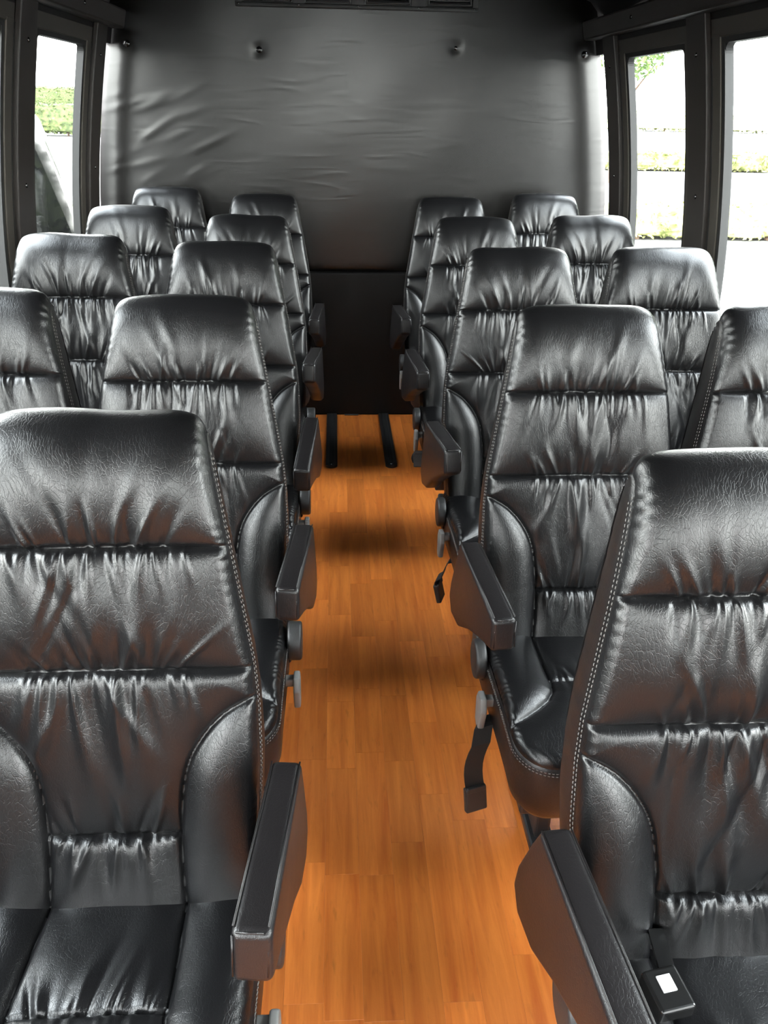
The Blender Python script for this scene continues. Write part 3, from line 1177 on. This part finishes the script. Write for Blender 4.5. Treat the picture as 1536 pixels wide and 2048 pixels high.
# armrest ----------------------------------------------------------
ARM_POLY = [(-0.478, 0.692), (-0.184, 0.690), (-0.160, 0.640), (-0.122, 0.55), (-0.114, 0.505), (-0.145, 0.472), (-0.215, 0.485),
            (-0.300, 0.540), (-0.400, 0.590), (-0.485, 0.625)]
AX0, AX1 = -0.277, -0.234      # for the aisle side at negative x (right-hand seats)


def prism_bm(poly, x0, x1, bev, seg=3, soften=None):
    bm = bmesh.new()
    a = [bm.verts.new((x0, y, z)) for y, z in poly]
    b = [bm.verts.new((x1, y, z)) for y, z in poly]
    n = len(poly)
    bm.faces.new(a)
    bm.faces.new(b[::-1])
    for i in range(n):
        bm.faces.new((a[i], a[(i + 1) % n], b[(i + 1) % n], b[i]))
    bmesh.ops.recalc_face_normals(bm, faces=bm.faces[:])
    bmesh.ops.bevel(bm, geom=bm.edges[:], offset=bev, segments=seg, profile=0.55, affect='EDGES', clamp_overlap=True)
    return bm


def weighted(me):
    return me


PROTO = {}


def build_proto(variant, mirror, aisle):
    """returns list of (part name, mesh, parent index or -1, label)"""
    key = (variant, mirror, aisle)
    if key in PROTO:
        return PROTO[key]
    gk = ('geo', variant)
    if gk not in PROTO:
        PROTO[gk] = (back_grid(variant), cushion_grid(variant))
    bg, cg = PROTO[gk]
    mk = ('mesh', variant, mirror)
    if mk not in PROTO:
        parts = []
        V, F, reg, C, s, w, Nn, zi = bg
        for nm, mask in reg.items():
            v2, f2 = sub_mesh(V, F, mask)
            parts.append((nm.split('.')[0], make_mesh(nm.split('.')[0], v2, f2, MAT['leather'], mirror), 'back_shell', None))
        sv, sf = shell_geo(C, s, w, Nn, zi)
        shell = make_mesh('back_shell', sv, sf, MAT['shell'], mirror)
        V2, F2, reg2 = cg
        for nm, mask in reg2.items():
            v2, f2 = sub_mesh(V2, F2, mask)
            parts.append((nm.split('.')[0], make_mesh(nm.split('.')[0], v2, f2, MAT['leather'], mirror), 'seat_cushion', None))
        bv, bf = cushion_box_geo()
        cushion = make_mesh('seat_cushion', bv, bf, MAT['shell'], mirror)
        # stitching along both front edges of the back and round the cushion
        SV, SF, nb = [], [], 0
        for sd in (-1, 1):
            for dd, inset in ((0.0035, 0.0), (0.011, 0.0)):
                ii = np.arange(20, 330, 2)
                # on the boxing, just behind the edge
                fe = C[ii] - Nn[ii] * (0.016 + dd)
                path = np.stack([sd * (w[ii] + 0.0005 + 0.18 * dd), fe[:, 0], fe[:, 1]], 1)
                nrm = np.repeat(np.array([[sd, 0, 0]], float), len(ii), 0)
                a, b = stitch_geo(path, nrm, 0.0)
                SV.append(a)
                SF.append(b + nb)
                nb += len(a)
        stv = make_mesh('stitching', np.vstack(SV), np.vstack(SF), MAT['thread'], mirror, False)
        O = outline()
        SV, SF, nb = [], [], 0
        for dd in (0.006, 0.013):
            path = np.array([(p[0] + p[2] * 0.0045, p[1] + p[3] * 0.0045, top_edge_z(p[1]) - dd) for p in O[8:-8]])
            nrm = np.array([(p[2], p[3], 0.0) for p in O[8:-8]])
            a, b = stitch_geo(path, nrm, 0.0005)
            SV.append(a)
            SF.append(b + nb)
            nb += len(a)
        stc = make_mesh('stitching', np.vstack(SV), np.vstack(SF), MAT['thread'], mirror, False)
        PROTO[mk] = (shell, cushion, parts, stv, stc)
    PROTO[key] = PROTO[mk]
    return PROTO[key]


def arm_mesh(mirror):
    k = ('arm', mirror)
    if k in PROTO:
        return PROTO[k]
    bm = prism_bm(ARM_POLY, AX0, AX1, 0.0105, 5)
    # pull slightly fuller padding
    for v in bm.verts:
        if v.co.x < -0.254:
            v.co.x -= 0.004 * min(1, max(0, (-0.1 - v.co.y) / 0.3))
        v.co.y += 0.150
        v.co.z -= 0.600
        v.co.x += 0.254
    a = bm_mesh('armrest', bm, MAT['arm'], mirror)
    # raised seams: both long top edges and round the front cap
    bm = bmesh.new()
    segs = []
    yt, zt = -0.478 + 0.150, 0.692 - 0.600
    yb, zb = -0.485 + 0.150, 0.625 - 0.600
    for x in (AX0 + 0.0016 + 0.254, AX1 - 0.0016 + 0.254):
        segs.append(((x, -0.036, 0.0892), (x, yt + 0.010, zt - 0.0012)))
        segs.append(((x, yt + 0.0022, zt - 0.006), (x, yb + 0.0022, zb + 0.008)))
    segs.append(((AX0 + 0.26, yt + 0.0022, zt - 0.0022), (AX1 + 0.248, yt + 0.0022, zt - 0.0022)))
    for p0, p1 in segs:
        add_cyl(bm, p0, p1, 0.0013, 8)
    b = bm_mesh('seam_welt', bm, MAT['arm'], mirror)
    PROTO[k] = (a, b)
    return PROTO[k]


def add_child(name, me, parent):
    o = bpy.data.objects.new(name, me)
    return link(o, parent)


def shared(key, fn):
    if key not in PROTO:
        PROTO[key] = fn()
    return PROTO[key]


def base_mesh(mirror):
    bm = bmesh.new()
    add_box(bm, (0, -0.36, 0.262), (0.36, 0.36, 0.035), 0.006)
    return bm_mesh('seat_pan', bm, MAT['steel'], mirror, False)


def leg_mesh(x):
    bm = bmesh.new()
    add_box(bm, (x, -0.36, 0.135), (0.035, 0.10, 0.225), 0.006)
    add_box(bm, (x, -0.32, 0.012), (0.06, 0.28, 0.024), 0.006)
    return bm_mesh('leg', bm, MAT['steel'], False, False)


def hub_mesh(mirror):
    bm = bmesh.new()
    h = -0.250 if mirror else -0.243
    add_cyl(bm, (h, -0.255, 0.425), (-0.218, -0.255, 0.425), 0.045, 36, bevel=0.006)
    add_box(bm, (-0.215, -0.20, 0.40), (0.02, 0.14, 0.06), 0.006)
    return bm_mesh('recliner_hub', bm, MAT['plastic'], mirror)


def lever_mesh(mirror):
    bm = prism_bm([(-0.40, 0.43), (-0.365, 0.425), (-0.350, 0.40), (-0.355, 0.345), (-0.372, 0.335), (-0.395, 0.345), (-0.412, 0.40)], -0.250, -0.236, 0.004, 3)
    add_box(bm, (-0.225, -0.375, 0.405), (0.03, 0.02, 0.02), 0.003)
    return bm_mesh('recline_lever', bm, MAT['greyplastic'], mirror)


def belt(parent, sgn, z_end, y0, across=1.0, dx=0.0, dy=0.0):
    """strap hanging from under the aisle side of the cushion; sgn = -1 right-hand seats"""
    x = sgn * 0.236
    pts = [(x * 0.80, y0 + 0.07, 0.345), (x * 0.93, y0 + 0.05, 0.352), (x, y0 + 0.02, 0.345)]
    n = 8
    for i in range(1, n):
        f = i / (n - 1)
        pts.append((x + sgn * (0.012 * math.sin(f * math.pi)) + dx * f, y0 + dy * f, 0.335 + (z_end + 0.055 - 0.335) * f))
    a = Vector((across, math.sqrt(1 - across ** 2), 0)) * 0.0225
    b = sweep('seat_belt', pts, 0, MAT['webbing'], parent, flat=(a, 0.0009))
    e = Vector(pts[-1])
    rot = Matrix.Rotation(math.atan2(a.y, a.x), 3, 'Z') @ Matrix.Rotation(math.radians(-14), 3, 'X')
    bm = bmesh.new()
    add_box(bm, (0, 0, -0.030), (0.052, 0.015, 0.060), 0.004, 2)
    add_box(bm, (0, -0.006, -0.004), (0.046, 0.010, 0.014), 0.003, 2)
    for v in bm.verts:
        v.co = rot @ v.co + e
    bm_obj('buckle', bm, MAT['plastic'], b)
    return b


def seat(world_x, world_y, dz, side, aisle, variant, label, group, arm_dz=0.0, belts=None, latch=False, arm_in=0.0):
    mirror = side < 0
    t = empty('passenger_seat', (world_x, world_y, 0), label, 'seat', group)
    shell_me, cushion_me, parts, st, stc = build_proto(variant, mirror, aisle)
    sh = add_child('backrest', shell_me, t)
    sh.location.z = dz
    cu = add_child('seat_cushion', cushion_me, t)
    for nm, me, par, lab in parts:
        add_child(nm, me, sh if par == 'back_shell' else cu)
    for q, par in ((st, sh), (stc, cu)):
        so = add_child('stitching', q, par)
        so['kind'] = 'stuff'
    add_child('seat_pan', shared(('pan', 0), lambda: base_mesh(False)), t)
    for x in (-0.08, 0.08):
        add_child('leg', shared(('leg', x), lambda: leg_mesh(x)), t)
    sg = -1 if side > 0 else 1
    if aisle:
        am, wm = arm_mesh(mirror)
        a = add_child('armrest', am, t)
        a.location = (sg * (0.259 - arm_in), -0.150, 0.600)
        a.rotation_euler = (-math.atan2(arm_dz, 0.33), 0, -sg * 0.080)
        add_child('seam_welt', wm, a)
        add_child('recliner_hub', shared(('hub', mirror), lambda: hub_mesh(mirror)), t)
        add_child('recline_lever', shared(('lev', mirror), lambda: lever_mesh(mirror)), t)
    if belts:
        belt(t, sg, *belts)
    if latch:
        stalk = sweep('buckle_stalk', [(sg * 0.10, -0.175, 0.47), (sg * 0.10, -0.20, 0.497), (sg * 0.106, -0.262, 0.498)], 0,
                      MAT['blackplastic'], t, flat=((0.011, 0.0, 0), 0.003))
        bm = bmesh.new()
        rot = Matrix.Rotation(math.radians(-4), 3, 'X')
        add_box(bm, (0, 0, 0), (0.050, 0.056, 0.026), 0.004, 3)
        lb = bm_obj('belt_buckle', bm, MAT['blackplastic'], t)
        lb.location = (sg * 0.118, -0.290, 0.498)
        lb.rotation_euler = (math.radians(4), 0, math.radians(sg * -10))
        bm = bmesh.new()
        add_box(bm, (0, 0.006, 0.0135), (0.020, 0.022, 0.003), 0.001, 2)
        bm_obj('release_button', bm, MAT['button'], lb)
    return t


Y0, PITCHY = 0.9464, 0.7576
YR = [0.918, 1.697, 2.425, 3.236, 3.995]
YL = [1.040, 1.777, 2.512, 3.239, 4.035]
Yr = [None, 1.666, 2.441, 3.196, 3.975]
Yl = [None, 1.798, 2.507, 3.267, 4.035]
XR, XL, Xr, Xl = 0.3691 + 0.148, -0.2150 - 0.148, 0.8126 + 0.148, -0.6641 - 0.148
TR = [-0.024, -0.006, 0.004, -0.008, -0.0095]
TL = [-0.009, -0.008, -0.002, -0.010, -0.011]
Tr = [0, 0.005, 0.006, 0.009, 0.013]
Tl = [0, 0.001, 0.017, 0.014, 0.014]
AR = [0.0, -0.008, 0.027, -0.005, 0.002]
AL = [0.035, 0.012, -0.060, 0.020, -0.012]
ORD = ['nearest row', 'second row from camera', 'third row from camera', 'fourth row from camera', 'last row by rear wall']
VR = [0, 1, 2, 0, 1]
VL = [2, 0, 1, 2, 0]
BELTS = {1: (0.14, -0.41, 0.95, -0.012, 0.0), 2: (0.235, -0.47, 0.35, -0.02, 0.03), 3: (0.335, -0.50, 1.0, 0.0, 0.0)}
for k in range(5):
    seat(XR, YR[k], TR[k], 1, True, VR[k], 'black leather seat with armrest, right of the aisle, ' + ORD[k],
         'black leather bus seats', AR[k], BELTS.get(k), latch=(k == 0), arm_in=-0.004 if k == 0 else 0.0)
    seat(XL, YL[k], TL[k], -1, True, VL[k], 'black leather seat with armrest, left of the aisle, ' + ORD[k],
         'black leather bus seats', AL[k])
    if k:
        seat(Xr, Yr[k], Tr[k], 1, False, (VR[k] + 2) % 3, 'black leather seat by the right windows, ' + ORD[k],
             'black leather bus seats')
        seat(Xl, Yl[k], Tl[k], -1, False, (VL[k] + 1) % 3, 'black leather seat by the left windows, ' + ORD[k],
             'black leather bus seats')

# ------------------------------------------------------------------ outside
GROUND = -0.85
bm = bmesh.new()
add_box(bm, (0, 60, GROUND - 0.05), (500, 420, 0.1))
struct(bm_obj('ground', bm, MAT['asphalt']), 'pale sunlit car park paving outside the windows', 'ground')


def hedge(name, loc, size, label, ang=0.0, seed=0, mat='hedge', leaves=2600, ls=0.06, group=None, trunk=True, cat='hedge'):
    rs = np.random.default_rng(seed)
    t = empty(name, loc, label, cat, group)
    t.rotation_euler.z = ang
    bm = bmesh.new()
    bmesh.ops.create_cube(bm, size=1)
    bmesh.ops.subdivide_edges(bm, edges=bm.edges[:], cuts=9, use_grid_fill=True)
    for v in bm.verts:
        p = v.co.copy()
        r = Vector((p.x, p.y, p.z)).normalized() * 0.5
        p = p * 0.72 + Vector((math.copysign(abs(r.x) ** 0.6, r.x), math.copysign(abs(r.y) ** 0.6, r.y), math.copysign(abs(r.z) ** 0.6, r.z))) * 0.18
        f = 1 + 0.10 * math.sin(p.x * 23 + seed) * math.sin(p.y * 19) + 0.07 * math.sin(p.z * 31 + p.x * 41)
        v.co = Vector((p.x * size[0], p.y * size[1] * f, (p.z * f) * size[2] * 0.9 + size[2] * 0.55))
    bm_obj('foliage', bm, MAT[mat], t, True)
    # leaves scattered over the surface
    P = rs.uniform(-0.5, 0.5, (leaves, 3))
    ax = rs.integers(0, 3, leaves)
    sgn = rs.choice([-1, 1], leaves)
    P[np.arange(leaves), ax] = sgn * rs.uniform(0.42, 0.53, leaves)
    P *= np.array(size)[None, :]
    P[:, 2] = P[:, 2] * 0.92 + size[2] * 0.55
    a = rs.normal(0, 1, (leaves, 3))
    a /= np.linalg.norm(a, axis=1)[:, None]
    b = np.cross(a, rs.normal(0, 1, (leaves, 3)))
    b /= np.linalg.norm(b, axis=1)[:, None]
    a *= ls
    b *= ls * 0.55
    V = np.stack([P - a, P + b, P + a, P - b], 1).reshape(-1, 3)
    F = np.arange(leaves * 4).reshape(-1, 4)
    lf = mesh_np('leaf_cover', V, F, MAT[mat], t, smooth=False)
    lf['kind'] = 'stuff'
    if trunk:
        bm = bmesh.new()
        for i in range(3):
            add_cyl(bm, ((i - 1) * size[0] * 0.27, -size[1] * 0.3, 0), ((i - 1) * size[0] * 0.27 + 0.05, -size[1] * 0.3, size[2] * 0.45), 0.07, 8, 0.05)
        bm_obj('stems', bm, MAT['bark'], t)
    return t


hedge('hedge', (7.6, 17.4, GROUND), (5.2, 1.1, 0.62), 'clipped yellow green hedge low in the right windows, nearest one', 0.0, 1)
hedge('hedge', (14.5, 38.2, GROUND), (10, 1.6, 0.75), 'clipped yellow green hedge in the rear right window, above the nearest hedge', 0.0, 2, leaves=3500, ls=0.09)
hedge('hedge', (42, 112, GROUND), (46, 4, 2.2), 'faint far hedge near the horizon in the right windows', -0.1, 3, mat='hazehedge', leaves=2500, ls=0.3)
hedge('hedge', (-18.8, 64, GROUND), (13, 2.5, 2.0), 'green hedge behind the van in the rear left window', 0.1, 4, mat='greenhedge', leaves=3500, ls=0.13)
hedge('hedge', (-81, 260, GROUND), (26, 8, 5), 'small far clump of shrubs at the horizon in the left window', 0.0, 5, mat='greenhedge', leaves=1500, ls=0.5)


def tree(loc, h, r, label, seed):
    rs = np.random.default_rng(seed)
    t = empty('tree', loc, label, 'tree')
    bm = bmesh.new()
    add_cyl(bm, (0, 0, 0), (0.1, 0, h * 0.6), 0.14, 10, 0.07)
    for i in range(5):
        a = i * 1.3
        add_cyl(bm, (0.05, 0, h * (0.4 + 0.05 * i)), (math.cos(a) * r * 0.7, math.sin(a) * r * 0.7, h * (0.62 + 0.06 * i)), 0.05, 6, 0.02)
    bm_obj('trunk', bm, MAT['bark'], t)
    n = 2600 if r < 2 else 9000
    P = rs.normal(0, 1, (n, 3))
    P /= np.linalg.norm(P, axis=1)[:, None]
    P *= (rs.uniform(0.3, 1, n) ** 0.5)[:, None] * r
    P += np.array([0, 0, h * 0.75])
    a = rs.normal(0, 1, (n, 3))
    a /= np.linalg.norm(a, axis=1)[:, None]
    b = np.cross(a, rs.normal(0, 1, (n, 3)))
    b /= np.linalg.norm(b, axis=1)[:, None]
    V = np.stack([P - a * 0.09, P + b * 0.05, P + a * 0.09, P - b * 0.05], 1).reshape(-1, 3)
    lf = mesh_np('leaf_crown', V, np.arange(n * 4).reshape(-1, 4), MAT['tree'], t, smooth=False)
    lf['kind'] = 'stuff'


tree((10.0, 31.0, GROUND), 6.2, 1.5, 'leafy tree top beside the rear pillar in the right window', 9)
for i, (x, y, w_, h_) in enumerate(((19.0, 24, 8, 12), (29, 19, 9, 13), (33, 8, 9, 12))):  # trees out of view, added so the van's side reflects something dark
    hedge('tree', (x, y, GROUND), (w_, 7, h_), 'big unseen tree on the right of the bus, added for the van reflection, %s' % ('rearmost', 'middle one', 'foremost')[i],
          0.0, 30 + i, mat='reflectedtree', leaves=3000, ls=0.25, cat='tree')

# parked dark van
van = empty('van', (-3.47, 3.85, GROUND), 'dark parked van with glossy side windows seen through the left window', 'van')


van.rotation_euler.z = math.radians(-14)


def van_ring(z, grow=0.0, ysub=None):
    """rounded-rectangle outline of the body at height z above ground (local)"""
    lv = [(0.30, 0.90, 2.75), (0.55, 0.985, 2.92), (0.95, 1.0, 2.98), (1.30, 0.985, 2.97), (1.60, 0.95, 2.93), (1.95, 0.90, 2.86), (2.25, 0.85, 2.78), (2.44, 0.76, 2.66), (2.54, 0.50, 2.3)]
    hx = np.interp(z, [a[0] for a in lv], [a[1] for a in lv]) + grow
    hy = np.interp(z, [a[0] for a in lv], [a[2] for a in lv]) + grow
    R = 0.28
    pts = []
    for cx, cy, a0 in ((hx - R, hy - R, 0), (-hx + R, hy - R, 90), (-hx + R, -hy + R, 180), (hx - R, -hy + R, 270)):
        for a in np.linspace(a0, a0 + 90, 8):
            pts.append((cx + R * math.cos(math.radians(a)), cy + R * math.sin(math.radians(a)), z))
    return pts


bm = bmesh.new()
zs = [0.30, 0.42, 0.55, 0.75, 0.95, 1.12, 1.30, 1.45, 1.60, 1.78, 1.95, 2.1, 2.25, 2.36, 2.44, 2.50, 2.54]
rings = [[bm.verts.new(p) for p in van_ring(z)] for z in zs]
for a, b in zip(rings[:-1], rings[1:]):
    for i in range(len(a)):
        j = (i + 1) % len(a)
        bm.faces.new((a[i], a[j], b[j], b[i]))
bm.faces.new(rings[0][::-1])
bm.faces.new(rings[-1])
bm_obj('body', bm, MAT['vanpaint'], van, True)


def van_patch(name, y0, y1, z0, z1, off, mat, parent=van, slant=0.0):
    lv = [(0.30, 0.90), (0.55, 0.985), (0.95, 1.0), (1.30, 0.985), (1.60, 0.95), (1.95, 0.90), (2.25, 0.85), (2.44, 0.76)]
    rows = []
    for z in np.linspace(z0, z1, 8):
        hx = np.interp(z, [a[0] for a in lv], [a[1] for a in lv]) + off
        f = (z - z0) / (z1 - z0)
        rows.append([(hx, y0, z), (hx, (y0 + y1) / 2, z), (hx, y1 - slant * f, z)])
    inner = [[(p[0] - off - 0.01, p[1], p[2]) for p in r] for r in rows]
    bm = bmesh.new()
    A = [[bm.verts.new(p) for p in r] for r in rows]
    B = [[bm.verts.new(p) for p in r] for r in inner]
    for i in range(7):
        for j in range(2):
            bm.faces.new((A[i][j], A[i][j + 1], A[i + 1][j + 1], A[i + 1][j]))
        bm.faces.new((A[i][0], A[i + 1][0], B[i + 1][0], B[i][0]))
        bm.faces.new((A[i][2], B[i][2], B[i + 1][2], A[i + 1][2]))
    for j in range(2):
        bm.faces.new((A[0][j], B[0][j], B[0][j + 1], A[0][j + 1]))
        bm.faces.new((A[7][j], A[7][j + 1], B[7][j + 1], B[7][j]))
    bmesh.ops.recalc_face_normals(bm, faces=bm.faces[:])
    return bm_obj(name, bm, mat, parent, False)


van_patch('side_window', 0.95, 2.60, 1.42, 2.18, 0.010, MAT['vanglass'], slant=0.22)
van_patch('side_window', -0.55, 0.88, 1.42, 2.18, 0.010, MAT['vanglass'])
van_patch('side_window', -1.70, -0.62, 1.42, 2.15, 0.010, MAT['vanglass'])
van_patch('chrome_strip', -1.8, 2.66, 1.375, 1.40, 0.014, MAT['chrome'])
van_patch('door_seam', 0.905, 0.915, 0.5, 2.2, 0.004, MAT['rubber'])
for y in (-1.9, 1.75):
    for x in (-0.88, 0.88):
        bm = bmesh.new()
        add_cyl(bm, (x - 0.12, y, 0.36), (x + 0.12, y, 0.36), 0.36, 32, bevel=0.03)
        wv = bm_obj('wheel', bm, MAT['tyre'], van, True)
        bm = bmesh.new()
        sgx = 1 if x > 0 else -1
        add_cyl(bm, (x + sgx * 0.10, y, 0.36), (x + sgx * 0.135, y, 0.36), 0.21, 24)
        bm_obj('hub_cap', bm, MAT['chrome'], wv, True)
bm = bmesh.new()
add_box(bm, (0.80, 2.90, 1.25), (0.14, 0.10, 0.42), 0.02)
bm_obj('tail_light', bm, simple('tail_light_red', (0.4, 0.02, 0.02), 0.2), van, True)
